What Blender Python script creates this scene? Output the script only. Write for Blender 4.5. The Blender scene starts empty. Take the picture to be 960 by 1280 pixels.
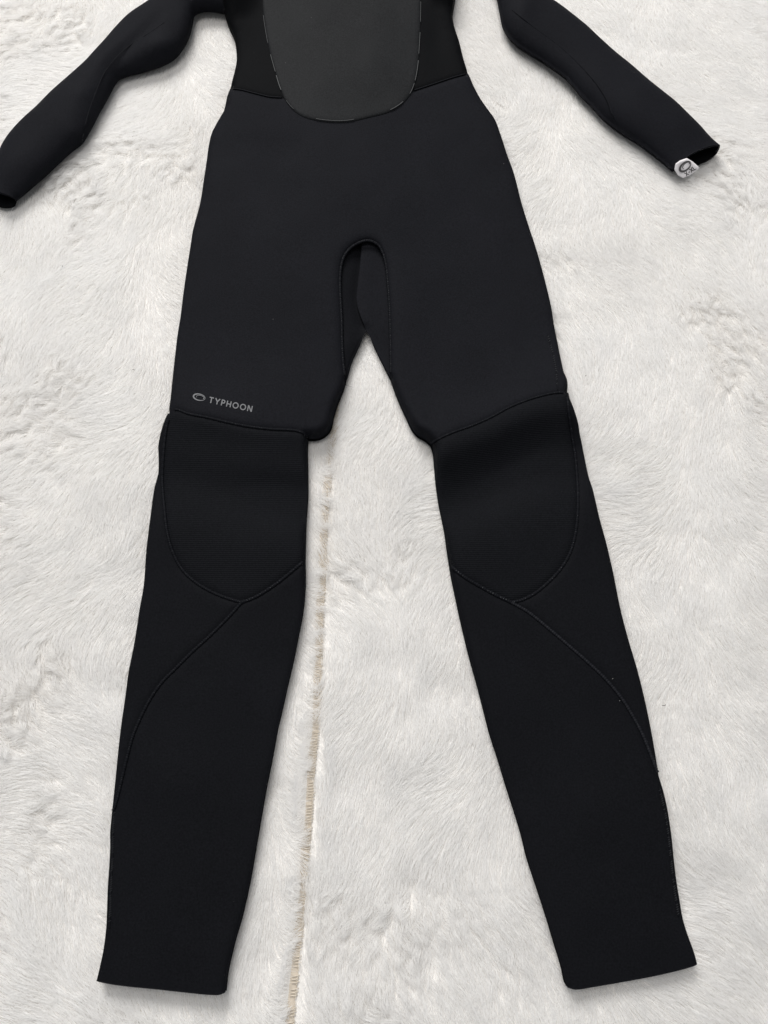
import bpy, math, random
import numpy as np
from mathutils import Vector
from mathutils.geometry import delaunay_2d_cdt

random.seed(7)
rng = np.random.default_rng(11)
scene = bpy.context.scene

# ------------------------------------------------------------------ camera
CAM_H, TILT, FPX, IW, IH = 0.80, math.radians(18.0), 980.0, 960.0, 1280.0
cam_d = bpy.data.cameras.new('camera')
cam = bpy.data.objects.new('camera', cam_d)
scene.collection.objects.link(cam)
cam.location = (0, 0, CAM_H)
cam.rotation_euler = (TILT, 0, 0)
cam_d.sensor_fit = 'VERTICAL'
cam_d.sensor_height = 36.0
cam_d.sensor_width = 27.0
cam_d.lens = 36.0 * FPX / IH
cam_d.clip_start, cam_d.clip_end = 0.01, 50.0
scene.camera = cam

# ------------------------------------------------------------------ light of the room
world = bpy.data.worlds.new('World')
scene.world = world
world.use_nodes = True
wb = world.node_tree.nodes['Background']
wb.inputs[0].default_value = (0.93, 0.96, 1.0, 1)
wb.inputs[1].default_value = 0.35


def area(name, loc, aim, size, power, col):
    d = bpy.data.lights.new(name, 'AREA')
    d.shape, d.size, d.size_y, d.energy, d.color = 'RECTANGLE', size[0], size[1], power, col
    o = bpy.data.objects.new(name, d)
    scene.collection.objects.link(o)
    o.location = loc
    o.rotation_euler = (Vector(aim) - Vector(loc)).to_track_quat('-Z', 'Y').to_euler()
    return o


area('window_light', (-1.2, 4.0, 3.3), (0.0, 0.1, 0), (2.4, 2.0), 272, (1.0, 0.982, 0.96))
area('ceiling_light', (-0.2, 0.6, 2.6), (0.0, 0.3, 0), (1.2, 1.2), 23, (1.0, 0.972, 0.945))

scene.view_settings.view_transform = 'Standard'
scene.view_settings.look = 'None'
scene.view_settings.exposure = 0.0
scene.view_settings.gamma = 1.0
scene.view_settings.use_curve_mapping = False
scene.render.engine = 'CYCLES'
scene.cycles.max_bounces = 10
scene.cycles.diffuse_bounces = 6
scene.cycles.glossy_bounces = 3
scene.cycles.use_denoising = True

# ------------------------------------------------------------------ plan of the floor
CT, ST = math.cos(TILT), math.sin(TILT)


def unproj(px, z=0.0):
    """photo pixel(s) -> floor-plan xy at height z"""
    px = np.asarray(px, float).reshape(-1, 2)
    z = np.broadcast_to(np.asarray(z, float), (len(px),))
    dx, dy = (px[:, 0] - IW / 2) / FPX, -(px[:, 1] - IH / 2) / FPX
    wy, wz = dy * CT + ST, dy * ST - CT
    t = (z - CAM_H) / wz
    return np.stack([dx * t, wy * t], 1)


def proj(xy, z=0.0):
    xy = np.asarray(xy, float).reshape(-1, 2)
    X, Y, Z = xy[:, 0], xy[:, 1], np.asarray(z, float) - CAM_H
    yc, zc = Y * CT + Z * ST, -Y * ST + Z * CT
    return np.stack([IW / 2 + FPX * X / -zc, IH / 2 - FPX * yc / -zc], 1)


def spline(pts, step=1.6):
    """Catmull-Rom (centripetal-ish) through pts, resampled evenly"""
    P = np.asarray(pts, float)
    if len(P) == 2:
        dense = np.linspace(P[0], P[1], 40)
    else:
        E = np.vstack([2 * P[0] - P[1], P, 2 * P[-1] - P[-2]])
        out = []
        for i in range(1, len(E) - 2):
            p0, p1, p2, p3 = E[i - 1:i + 3]
            t = np.linspace(0, 1, 12, endpoint=False)[:, None]
            d1, d2 = np.linalg.norm(p2 - p1), 1
            m1 = (p2 - p0) / (np.linalg.norm(p2 - p1) + np.linalg.norm(p1 - p0)) * d1
            m2 = (p3 - p1) / (np.linalg.norm(p3 - p2) + np.linalg.norm(p2 - p1)) * d1
            h = (2 * t**3 - 3 * t**2 + 1) * p1 + (t**3 - 2 * t**2 + t) * m1 + (-2 * t**3 + 3 * t**2) * p2 + (t**3 - t**2) * m2
            out.append(h)
        dense = np.vstack(out + [P[-1:]])
    s = np.r_[0, np.cumsum(np.linalg.norm(np.diff(dense, axis=0), axis=1))]
    n = max(2, int(round(s[-1] / step)) + 1)
    q = np.linspace(0, s[-1], n)
    return np.stack([np.interp(q, s, dense[:, 0]), np.interp(q, s, dense[:, 1])], 1)


def resample(P, step):
    s = np.r_[0, np.cumsum(np.linalg.norm(np.diff(P, axis=0), axis=1))]
    n = max(2, int(round(s[-1] / step)) + 1)
    q = np.linspace(0, s[-1], n)
    return np.stack([np.interp(q, s, P[:, k]) for k in range(P.shape[1])], 1)


def seg_dist(P, lines):
    """distance of points to a set of polylines"""
    A = np.vstack([l[:-1] for l in lines]); B = np.vstack([l[1:] for l in lines])
    AB = B - A
    L2 = np.maximum((AB**2).sum(1), 1e-18)
    out = np.empty(len(P))
    for i in range(0, len(P), 3000):
        p = P[i:i + 3000, None, :] - A[None]
        t = np.clip((p * AB[None]).sum(2) / L2, 0, 1)
        q = p - t[..., None] * AB[None]
        out[i:i + 3000] = np.sqrt((q**2).sum(2).min(1))
    return out


def inside(P, poly):
    x, y = P[:, 0], P[:, 1]
    res = np.zeros(len(P), bool)
    a = poly; b = np.roll(poly, -1, 0)
    for (x1, y1), (x2, y2) in zip(a, b):
        if y1 == y2:
            continue
        c = ((y1 > y) != (y2 > y))
        res ^= c & (x < (x2 - x1) * (y - y1) / (y2 - y1) + x1)
    return res


class Noise:
    """smooth value noise over the plan"""
    def __init__(self, seed, cell):
        self.g = np.random.default_rng(seed).random((256, 256)); self.c = cell

    def __call__(self, P):
        u = P / self.c + 37.3
        i = np.floor(u).astype(int); f = u - i
        f = f * f * f * (f * (f * 6 - 15) + 10)
        a = i[:, 0] % 256; b = i[:, 1] % 256; a1 = (a + 1) % 256; b1 = (b + 1) % 256
        g = self.g
        return ((g[a, b] * (1 - f[:, 0]) + g[a1, b] * f[:, 0]) * (1 - f[:, 1])
                + (g[a, b1] * (1 - f[:, 0]) + g[a1, b1] * f[:, 0]) * f[:, 1]) * 2 - 1


def smooth(a, b, x):
    t = np.clip((x - a) / (b - a), 0, 1)
    return t * t * (3 - 2 * t)


# ------------------------------------------------------------------ materials
def new_mat(name):
    m = bpy.data.materials.new(name)
    m.use_nodes = True
    return m, m.node_tree.nodes, m.node_tree.links, m.node_tree.nodes['Principled BSDF']


def neoprene(name, col, rough=0.7, sheen=0.0, spec=0.03, rib=False, weave=0.3, mottling=0.28):
    m, N, L, b = new_mat(name)
    tc = N.new('ShaderNodeTexCoord')
    n1 = N.new('ShaderNodeTexNoise'); n1.inputs['Scale'].default_value = 9; n1.inputs['Detail'].default_value = 8; n1.inputs['Roughness'].default_value = 0.65
    n2 = N.new('ShaderNodeTexNoise'); n2.inputs['Scale'].default_value = 620; n2.inputs['Detail'].default_value = 2
    for n in (n1, n2):
        L.new(tc.outputs['Object'], n.inputs['Vector'])
    mix = N.new('ShaderNodeMix'); mix.data_type = 'RGBA'
    lo = [c * (1 - mottling) for c in col]; hi = [c * (1 + mottling) for c in col]
    mix.inputs['A'].default_value = (*lo, 1); mix.inputs['B'].default_value = (*hi, 1)
    # broad wear plus the grain of the knit
    mr = N.new('ShaderNodeMath'); mr.operation = 'MULTIPLY_ADD'; mr.inputs[1].default_value = 1.8; mr.inputs[2].default_value = -0.9
    L.new(n2.outputs['Fac'], mr.inputs[0])
    ad = N.new('ShaderNodeMath'); ad.operation = 'ADD'; ad.use_clamp = True
    L.new(n1.outputs['Fac'], ad.inputs[0]); L.new(mr.outputs[0], ad.inputs[1])
    L.new(ad.outputs[0], mix.inputs['Factor'])
    # lint specks caught in the fabric
    v = N.new('ShaderNodeTexVoronoi'); v.inputs['Scale'].default_value = 95
    L.new(tc.outputs['Object'], v.inputs['Vector'])
    lt = N.new('ShaderNodeMath'); lt.operation = 'LESS_THAN'; lt.inputs[1].default_value = 0.045
    L.new(v.outputs['Distance'], lt.inputs[0])
    sep = N.new('ShaderNodeSeparateColor'); L.new(v.outputs['Color'], sep.inputs[0])
    gt = N.new('ShaderNodeMath'); gt.operation = 'GREATER_THAN'; gt.inputs[1].default_value = 0.985
    L.new(sep.outputs[0], gt.inputs[0])
    mu = N.new('ShaderNodeMath'); mu.operation = 'MULTIPLY'
    L.new(lt.outputs[0], mu.inputs[0]); L.new(gt.outputs[0], mu.inputs[1])
    mu2 = N.new('ShaderNodeMath'); mu2.operation = 'MULTIPLY'; mu2.inputs[1].default_value = 0.22
    L.new(mu.outputs[0], mu2.inputs[0])
    mix2 = N.new('ShaderNodeMix'); mix2.data_type = 'RGBA'
    mix2.inputs['B'].default_value = (0.35, 0.35, 0.34, 1)
    L.new(mix.outputs['Result'], mix2.inputs['A']); L.new(mu2.outputs[0], mix2.inputs['Factor'])
    L.new(mix2.outputs['Result'], b.inputs['Base Color'])
    b.inputs['Roughness'].default_value = rough
    b.inputs['Specular IOR Level'].default_value = spec
    b.inputs['Sheen Weight'].default_value = sheen
    b.inputs['Sheen Roughness'].default_value = 0.45
    bump = N.new('ShaderNodeBump'); bump.inputs['Strength'].default_value = weave; bump.inputs['Distance'].default_value = 0.0004
    L.new(n2.outputs['Fac'], bump.inputs['Height'])
    last = bump
    if rib:
        w = N.new('ShaderNodeTexWave'); w.bands_direction = 'Y'; w.inputs['Scale'].default_value = 150
        w.inputs['Distortion'].default_value = 0.6; w.inputs['Detail Scale'].default_value = 40
        L.new(tc.outputs['Object'], w.inputs['Vector'])
        b2 = N.new('ShaderNodeBump'); b2.inputs['Strength'].default_value = 0.45; b2.inputs['Distance'].default_value = 0.0004
        L.new(w.outputs['Fac'], b2.inputs['Height']); L.new(bump.outputs[0], b2.inputs['Normal'])
        last = b2
    L.new(last.outputs[0], b.inputs['Normal'])
    return m


def plain(name, col, rough=0.7, spec=0.3):
    m, N, L, b = new_mat(name)
    tc = N.new('ShaderNodeTexCoord')
    n = N.new('ShaderNodeTexNoise'); n.inputs['Scale'].default_value = 400
    L.new(tc.outputs['Object'], n.inputs['Vector'])
    mix = N.new('ShaderNodeMix'); mix.data_type = 'RGBA'
    mix.inputs['A'].default_value = (*[c * 0.85 for c in col], 1); mix.inputs['B'].default_value = (*[min(1, c * 1.12) for c in col], 1)
    L.new(n.outputs['Fac'], mix.inputs['Factor']); L.new(mix.outputs['Result'], b.inputs['Base Color'])
    b.inputs['Roughness'].default_value = rough
    b.inputs['Specular IOR Level'].default_value = spec
    return m


M_BODY = neoprene('jersey_neoprene', (0.0080, 0.0083, 0.0104))
M_SHIN = neoprene('leg_neoprene', (0.0057, 0.0060, 0.0074))
M_SIDE = neoprene('side_neoprene', (0.0032, 0.0034, 0.0040))
M_KNEE = neoprene('ribbed_knee_neoprene', (0.0060, 0.0064, 0.0078), rib=True)
M_CHEST = neoprene('smooth_skin_neoprene', (0.0122, 0.0128, 0.0138), rough=0.6, sheen=0.0, spec=0.04, weave=0.2, mottling=0.36)
M_SEAM = plain('black_seam_tape', (0.0052, 0.0056, 0.0074), 0.65, 0.06)
M_THREAD = plain('grey_black_thread', (0.034, 0.0355, 0.039), 0.6, 0.2)
M_MIDTHREAD = plain('dim_grey_thread', (0.06, 0.062, 0.067), 0.55, 0.3)
M_BRIGHT = plain('grey_thread', (0.13, 0.135, 0.14), 0.55, 0.3)
M_RIDGE_SHINE = plain('black_ridge_highlight', (0.0085, 0.0090, 0.0115), 0.5, 0.10)  # seam black made lighter, painting in the soft highlight along the ridge
M_PALE_EDGE = plain('pale_glued_edge', (0.06, 0.062, 0.063), 0.7)
M_PRINT = plain('grey_print', (0.12, 0.123, 0.13), 0.6)
M_TAG = plain('white_satin_label', (0.8, 0.77, 0.78), 0.6)
M_TAGPRINT = plain('dark_label_print', (0.09, 0.085, 0.085), 0.7)
M_BACKING = plain('beige_rug_backing', (0.56, 0.495, 0.41), 0.9)
M_SEWN = plain('beige_rug_thread', (0.72, 0.655, 0.56), 0.8)
M_DARKLINT = plain('dark_lint', (0.05, 0.045, 0.04), 0.9)
M_PALELINT = plain('pale_lint', (0.3, 0.3, 0.29), 0.9)

m, N, L, b = new_mat('white_faux_fur')
at = N.new('ShaderNodeAttribute'); at.attribute_name = 'tint'
ramp = N.new('ShaderNodeValToRGB')
ramp.color_ramp.elements[0].color = (0.86, 0.835, 0.80, 1)
ramp.color_ramp.elements[1].color = (0.96, 0.957, 0.952, 1)
e = ramp.color_ramp.elements.new(0.35); e.color = (0.93, 0.923, 0.913, 1)
L.new(at.outputs['Fac'], ramp.inputs['Fac'])
N.remove(b)
df = N.new('ShaderNodeBsdfDiffuse'); tr = N.new('ShaderNodeBsdfTranslucent'); mx_ = N.new('ShaderNodeMixShader')
mx_.inputs[0].default_value = 0.58
L.new(ramp.outputs['Color'], df.inputs['Color']); L.new(ramp.outputs['Color'], tr.inputs['Color'])
L.new(df.outputs[0], mx_.inputs[1]); L.new(tr.outputs[0], mx_.inputs[2])
L.new(mx_.outputs[0], N['Material Output'].inputs['Surface'])
M_FUR = m


# ------------------------------------------------------------------ objects
def link(o, parent=None):
    scene.collection.objects.link(o)
    if parent is not None:
        o.parent = parent
    return o


def mesh_obj(name, V, F, mat, parent=None, smooth_shade=True):
    me = bpy.data.meshes.new(name)
    me.from_pydata([tuple(map(float, v)) for v in V], [], [tuple(map(int, f)) for f in F])
    me.materials.append(mat)
    if smooth_shade:
        me.polygons.foreach_set('use_smooth', [True] * len(me.polygons))
    me.update()
    return link(bpy.data.objects.new(name, me), parent)


# ------------------------------------------------------------------ wetsuit: outlines in the photo, laid out on the floor plan
EDGE_Z = 0.007
S = lambda pts, z=EDGE_Z: unproj(spline(pts), z)

L_TORSO = [(318, -112), (292, -62), (281, -22), (278, 2), (281, 18), (286, 33), (292, 46), (295, 60), (296, 75), (294, 88), (290, 105), (288.5, 111)]
L_HIP = [(288.5, 111), (284, 125), (280, 143), (275, 152), (269, 162), (265, 170), (261, 185), (258, 205), (255, 225), (252, 245), (249, 260), (244, 278), (241, 290), (238, 310), (234, 335), (229, 370), (226, 395), (222, 420), (219, 445), (217, 465), (215.5, 482), (214, 500), (212, 517)]
L_KNEE = [(212, 517), (207, 528), (203, 538), (200, 548), (198, 558), (198.5, 575), (198, 592), (193, 612), (189, 640), (186, 665), (183, 690), (181, 720), (179, 738), (175, 760), (172, 780), (167, 810), (161, 840), (157, 870), (152, 905), (149, 930), (146, 960), (143, 990), (140, 1018)]
L_ANKLE = [(140, 1018), (138, 1040), (138, 1060), (137, 1080), (135, 1110), (134, 1140), (133, 1160), (130, 1185), (126, 1205), (121, 1226)]
L_HEM = [(121, 1226), (150, 1231), (200, 1236), (240, 1240), (272, 1242), (282, 1240)]
L_CALF_IN = [(282, 1240), (285, 1215), (293, 1180), (303, 1145), (313, 1100), (319, 1065), (325, 1030), (332, 990), (340, 950), (347, 912), (354, 882), (360, 855), (367, 825), (374, 790), (378, 770), (381, 745), (382, 720), (381.5, 700)]
L_KNEE_IN = [(381.5, 700), (382, 680), (383, 650), (385, 620), (385, 590), (384.5, 565), (385, 549)]
L_LIP = [(385, 549), (395, 549), (404, 546), (411, 540), (415, 532), (417, 521)]
L_THIGH_IN = [(417, 521), (422, 505), (428, 490), (432, 478)]
ARCH = [(432, 478), (429, 455), (427.5, 425), (427, 400), (425, 360), (426, 335), (431, 319), (441, 308), (455, 301.5), (465, 302), (475, 309), (482, 328), (485, 355), (487, 385), (488, 420), (488.5, 450), (488.5, 475)]
R_THIGH_IN = [(488.5, 475), (494, 490), (500, 505), (507, 520), (514, 535), (521, 544), (531, 550), (538, 556)]
R_KNEE_IN = [(538, 556), (541, 565), (542.5, 580), (545, 607), (549, 633), (555, 662), (559, 690), (561.5, 706)]
R_CALF_IN = [(561.5, 706), (563, 716), (570, 750), (578, 786), (587, 823), (596, 855), (604, 886), (612, 917), (622, 948), (633, 984), (643, 1015), (652, 1045), (658, 1070), (666, 1095), (676, 1125), (684, 1150), (693, 1180), (702, 1210), (706, 1228), (709, 1234)]
R_HEM = [(709, 1234), (720, 1236), (740, 1233), (770, 1228), (810, 1221), (845, 1213), (866, 1207), (871, 1205)]
R_ANKLE = [(871, 1205), (867, 1190), (859, 1168), (853, 1148), (849, 1125), (845, 1100), (842, 1075), (839, 1045), (834, 1012), (829, 990), (823, 970)]
R_KNEE = [(823, 970), (818, 938), (812, 905), (805, 872), (796, 836), (785, 799), (775, 760), (767, 720), (758, 682), (748, 646), (741, 613), (736, 598), (733, 585), (729, 565), (725, 545), (722, 533), (716, 518), (711, 505), (708.5, 491)]
R_HIP = [(708.5, 491), (708, 480), (704, 468), (701, 452), (697, 430), (692, 405), (689, 385), (682, 355), (674, 325), (668, 305), (662, 287), (652, 255), (643, 220), (634, 195), (626, 170), (619, 152), (609, 138), (600, 125), (592, 110), (584.5, 92)]
R_TORSO = [(584.5, 92), (580, 78), (574, 55), (569, 40), (566, 25), (567, 12), (569, 0), (571, -20), (574, -40), (566, -75), (540, -112)]
SHOULDERS = [(540, -112), (500, -124), (480, -120), (430, -104), (385, -120), (365, -124), (318, -112)]
GUS_L = [(432, 478), (436, 465), (440, 451), (446, 438), (452, 425), (458, 413.5)]
GUS_R = [(458, 413.5), (464, 425), (470, 438), (477, 452), (484, 466), (488.5, 475)]

WAIST_L = [(288.5, 111), (300, 112), (320, 117), (337, 121), (352, 122)]
WAIST_M = [(352, 122), (400, 124), (460, 122), (518, 113)]
WAIST_R = [(518, 113), (530, 109), (548, 103), (566, 97), (584.5, 92)]
KSEAM_L = [(212, 517), (220, 512), (235, 517), (260, 522), (285, 528), (310, 533), (340, 536.5), (368, 538), (380, 542), (385, 549)]
KSEAM_R = [(538, 556), (548, 549), (565, 541), (590, 532), (613, 522), (635, 510), (658, 500.5), (680, 494), (696, 491), (708.5, 491)]
KOUT_L = [(212, 517), (208, 535), (205, 560), (203, 600), (206, 640), (209, 665), (216, 690), (228, 712), (245, 728), (265, 740), (285, 748), (302, 753)]
KIN_L = [(302, 753), (320, 746), (345, 730), (365, 714), (381.5, 700)]
KOUT_R = [(708.5, 491), (711, 515), (715, 545), (719, 570), (722, 610), (722, 640), (719, 668), (712, 692), (700, 712), (685, 728), (668, 742), (652, 750), (639, 753)]
KIN_R = [(639, 753), (620, 744), (600, 733), (580, 721), (561.5, 706)]
CALF_L = [(302, 753), (285, 772), (262, 795), (240, 815), (220, 835), (203, 852), (190, 870), (179, 890), (166, 920), (158, 950), (152, 975), (146, 1000), (140, 1018)]
CALF_R = [(639, 753), (660, 765), (685, 785), (712, 808), (735, 828), (757, 849), (777, 873), (792, 897), (803, 918), (812, 940), (818, 956), (823, 970)]
CHEST = [(334, -95), (328, -50), (328, 0), (330, 25), (334, 50), (338, 68), (344, 90), (350, 110), (358, 127), (370, 140), (385, 147.5), (410, 152), (435, 152), (460, 146.5), (485, 140), (501, 131), (512, 119), (518, 105), (522, 85), (524, 60), (525.5, 30), (526, 0), (527, -50), (522, -95)]

C = {k: S(v) for k, v in dict(L_TORSO=L_TORSO, L_HIP=L_HIP, L_KNEE=L_KNEE, L_ANKLE=L_ANKLE, L_HEM=L_HEM, L_CALF_IN=L_CALF_IN, L_KNEE_IN=L_KNEE_IN,
     L_LIP=L_LIP, L_THIGH_IN=L_THIGH_IN, ARCH=ARCH, R_THIGH_IN=R_THIGH_IN, R_KNEE_IN=R_KNEE_IN, R_CALF_IN=R_CALF_IN, R_HEM=R_HEM, R_ANKLE=R_ANKLE,
     R_KNEE=R_KNEE, R_HIP=R_HIP, R_TORSO=R_TORSO, SHOULDERS=SHOULDERS, GUS_L=GUS_L, GUS_R=GUS_R, WAIST_L=WAIST_L, WAIST_M=WAIST_M, WAIST_R=WAIST_R,
     KSEAM_L=KSEAM_L, KSEAM_R=KSEAM_R, KOUT_L=KOUT_L, KIN_L=KIN_L, KOUT_R=KOUT_R, KIN_R=KIN_R, CALF_L=CALF_L, CALF_R=CALF_R, CHEST=CHEST).items()}


def R_(k):
    return C[k][::-1]


def chain(*ls):
    out = [ls[0]]
    for l in ls[1:]:
        out.append(l[1:])
    P = np.vstack(out)
    if np.linalg.norm(P[0] - P[-1]) < 1e-5:
        P = P[:-1]
    return P


INNER = ('WAIST_L', 'WAIST_M', 'WAIST_R', 'KSEAM_L', 'KSEAM_R', 'KOUT_L', 'KIN_L', 'KOUT_R', 'KIN_R', 'CALF_L', 'CALF_R', 'ARCH', 'CHEST')
SRC = dict(WAIST_L=WAIST_L, WAIST_M=WAIST_M, WAIST_R=WAIST_R, KSEAM_L=KSEAM_L, KSEAM_R=KSEAM_R, KOUT_L=KOUT_L, KIN_L=KIN_L, KOUT_R=KOUT_R, KIN_R=KIN_R,
           CALF_L=CALF_L, CALF_R=CALF_R, ARCH=ARCH, CHEST=CHEST)
ROLLED = [C[k] for k in ('L_TORSO', 'L_HIP', 'L_KNEE', 'L_ANKLE', 'L_CALF_IN', 'L_KNEE_IN', 'L_LIP', 'L_THIGH_IN', 'R_THIGH_IN', 'R_KNEE_IN', 'R_CALF_IN',
                         'R_ANKLE', 'R_KNEE', 'R_HIP', 'R_TORSO', 'SHOULDERS')]
n_a, n_b, n_c = Noise(3, 0.09), Noise(4, 0.035), Noise(5, 0.2)


def gauss(px, cx, cy, sx, sy, rot=0.0):
    c, s = math.cos(rot), math.sin(rot)
    dx, dy = px[:, 0] - cx, px[:, 1] - cy
    u, v = dx * c + dy * s, -dx * s + dy * c
    return np.exp(-(u / sx)**2 - (v / sy)**2)


kl_x, kl_y = np.array(KSEAM_L)[:, 0], np.array(KSEAM_L)[:, 1]
kr_x, kr_y = np.array(KSEAM_R)[:, 0], np.array(KSEAM_R)[:, 1]


def height(P, arch=False, groove=True):
    """top surface of the laid-out suit over the plan"""
    px = proj(P, 0.012)
    d = seg_dist(P, ROLLED)
    y = px[:, 1]
    T = np.interp(y, [-120, 60, 160, 300, 430, 520, 640, 760, 900, 1100, 1240],
                  [0.030, 0.021, 0.0165, 0.0155, 0.0155, 0.0165, 0.0150, 0.0140, 0.0118, 0.0105, 0.010])
    w = np.interp(y, [0, 300, 540, 700, 1240], [0.014, 0.009, 0.008, 0.008, 0.007])
    q = np.clip(d / w, 0, 1)
    prof = np.sqrt(np.clip(1 - (1 - q)**2.2, 0, 1))
    z = EDGE_Z + (T - EDGE_Z) * prof
    und = 0.0019 * n_a(P) + 0.0006 * n_b(P) + 0.0024 * n_c(P)
    # knees: the cloth comes over the thigh, sinks below the seam and fills out again
    left = px[:, 0] < 470
    ys = np.where(left, np.interp(px[:, 0], kl_x, kl_y), np.interp(px[:, 0], kr_x[:], kr_y[:]))
    t = y - ys
    rise = np.where(left, 0.007, 0.015)
    tc_ = t - np.where(left, 0, 22)
    above = rise * np.exp(-(tc_ / np.where(tc_ < 0, 60.0, 24.0))**2)
    sag = -0.0100 * np.exp(-((t - np.where(left, 86, 88)) / 28.0)**2) * np.where(left, 0.45 + 0.75 * smooth(240, 350, px[:, 0]), 1.0) + 0.003 * np.exp(-((t - 150) / 42.0)**2)
    und = und + above + sag
    und += -0.002 * gauss(px, 250, 225, 60, 45) + 0.0015 * gauss(px, 300, 160, 60, 30) + 0.002 * gauss(px, 560, 150, 60, 40)
    # belly of the suit and cloth gathered under the arms
    und += 0.004 * gauss(px, 430, 200, 120, 90)
    und += 0.018 * smooth(32, 6, y) * smooth(330, 300, px[:, 0]) + 0.014 * smooth(18, -4, y) * smooth(530, 545, px[:, 0]) * (px[:, 0] > 500)
    und += -0.004 * gauss(px, 300, 60, 22, 28) - 0.003 * gauss(px, 548, 55, 18, 40)
    z = z + und * prof
    zf = EDGE_Z - 0.0005
    z = np.where(z < zf + 0.003, zf + 0.003 * np.exp(np.clip((z - zf - 0.003) / 0.003, -20, 0)), z)
    if arch:
        da = seg_dist(P, [C['ARCH']])
        qa = np.clip(da / 0.012, 0, 1)
        z = z - 0.0055 * (1 - np.sqrt(np.clip(1 - (1 - qa)**2, 0, 1)))
    if groove:
        ds = seg_dist(P, SEAMS)
        z = z - 0.0019 * np.exp(-(ds / 0.0032)**2) * prof
    return z


# seam lines lie on top of the cloth, so place them at its height
for key in INNER:
    sp = spline(SRC[key])
    z = np.full(len(sp), 0.012)
    for _ in range(4):
        z = height(unproj(sp, z), groove=False) - (0.0055 if key == 'ARCH' else 0.0) + (0.0012 if key == 'CHEST' else 0.0)
    pl = unproj(sp, z)
    e0, e1 = C[key][0].copy(), C[key][-1].copy()
    if key != 'CHEST':
        if seg_dist(e0[None], ROLLED)[0] < 2e-4:
            pl[0] = e0
        if seg_dist(e1[None], ROLLED)[0] < 2e-4:
            pl[-1] = e1
    C[key] = pl
SEAMS = [C[k] for k in ('WAIST_L', 'WAIST_R', 'KIN_L', 'KIN_R', 'CALF_L', 'CALF_R', 'KOUT_L', 'KOUT_R', 'KSEAM_L', 'KSEAM_R')]

suit = link(bpy.data.objects.new('wetsuit', None))
suit.location = (0, 0, 0)
suit['label'] = 'black full-length wetsuit laid flat on the white fur rug'
suit['category'] = 'wetsuit'


def panel(name, poly, mat, hfun, rolled_edges=(), thick_edges=(), grid=0.006, rings=(0.0012, 0.003, 0.0055, 0.009, 0.013), parent=suit, offset=0.0):
    """one cloth panel: finely cut along its outline, domed by hfun; rolled edges turn under, thick edges show the cut foam"""
    n = len(poly)
    nxt, prv = np.roll(poly, -1, 0), np.roll(poly, 1, 0)
    tan = nxt - prv
    tan /= np.maximum(np.linalg.norm(tan, axis=1), 1e-12)[:, None]
    area2 = (poly[:, 0] * nxt[:, 1] - nxt[:, 0] * poly[:, 1]).sum()
    nor = np.stack([-tan[:, 1], tan[:, 0]], 1) * (1 if area2 > 0 else -1)
    pts = [poly]
    closed = np.vstack([poly, poly[:1]])
    for r in rings:
        q = poly + nor * r
        q = q[::max(1, int(r / 0.0016))]
        ok = inside(q, poly)
        q = q[ok]
        dd = seg_dist(q, [closed])
        pts.append(q[dd > r * 0.93])
    x0, y0 = poly.min(0); x1, y1 = poly.max(0)
    gx, gy = np.meshgrid(np.arange(x0, x1, grid), np.arange(y0, y1, grid))
    gx = gx + (np.arange(gx.shape[0]) % 2)[:, None] * grid / 2
    g = np.stack([gx.ravel(), gy.ravel()], 1)
    g = g[inside(g, poly)]
    g = g[seg_dist(g, [closed]) > rings[-1] + grid * 0.5]
    pts.append(g)
    P = np.vstack(pts)
    edges = [(i, (i + 1) % n) for i in range(n)]
    vo, eo, fo, ov, oe, of = delaunay_2d_cdt([Vector(p) for p in P], edges, [], 1, 1e-7)
    Vxy = np.array([tuple(v) for v in vo])
    z = hfun(Vxy) + offset
    V = np.column_stack([Vxy, z])
    F = [tuple(f) for f in fo]
    # which boundary vertices turn under
    V = list(map(tuple, V)); F = list(F)
    bidx = {}
    for i, o in enumerate(ov):
        for k in o:
            bidx[k] = i
    ids = [bidx.get(i) for i in range(n)]

    def on(lines):
        return seg_dist(poly, lines) < 2e-4 if len(lines) else np.zeros(n, bool)
    ro, th = on(list(rolled_edges)), on(list(thick_edges))
    for i in range(n):
        if ro[i] or th[i]:
            st = ro if ro[i] else th
            a_, b_ = st[i - 1], st[(i + 1) % n]
            if a_ != b_:
                t_ = (poly[i] - poly[i - 1]) if a_ else (poly[(i + 1) % n] - poly[i])
                t_ = t_ / (np.linalg.norm(t_) + 1e-12)
                nor[i] = np.array((-t_[1], t_[0])) * (1 if area2 > 0 else -1)
    rows = {}
    for i in range(n):
        zi = V[ids[i]][2]
        if ro[i]:
            r = []
            for (ins, fz) in ((0.0012, 0.6), (0.004, 0.25), (0.010, 0.05)):
                p = poly[i] + nor[i] * ins
                r.append(len(V)); V.append((p[0], p[1], zi * fz))
            rows[i] = r
        elif th[i]:
            r = []
            for (ins, dz) in ((-0.0002, -0.0006), (-0.0002, -0.0030), (0.0012, -0.0036), (0.012, -0.0038)):
                p = poly[i] + nor[i] * ins
                r.append(len(V)); V.append((p[0], p[1], max(zi + dz, 0.0012)))
            rows[i] = r
    for i in range(n):
        j = (i + 1) % n
        if i in rows and j in rows:
            a = [ids[i]] + rows[i]; c = [ids[j]] + rows[j]
            for k in range(min(len(a), len(c)) - 1):
                F.append((a[k], a[k + 1], c[k + 1], c[k]))
    return mesh_obj(name, V, F, mat, parent)


def h_plain(P):
    return height(P)


def h_body(P):
    return height(P, arch=True)


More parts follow.
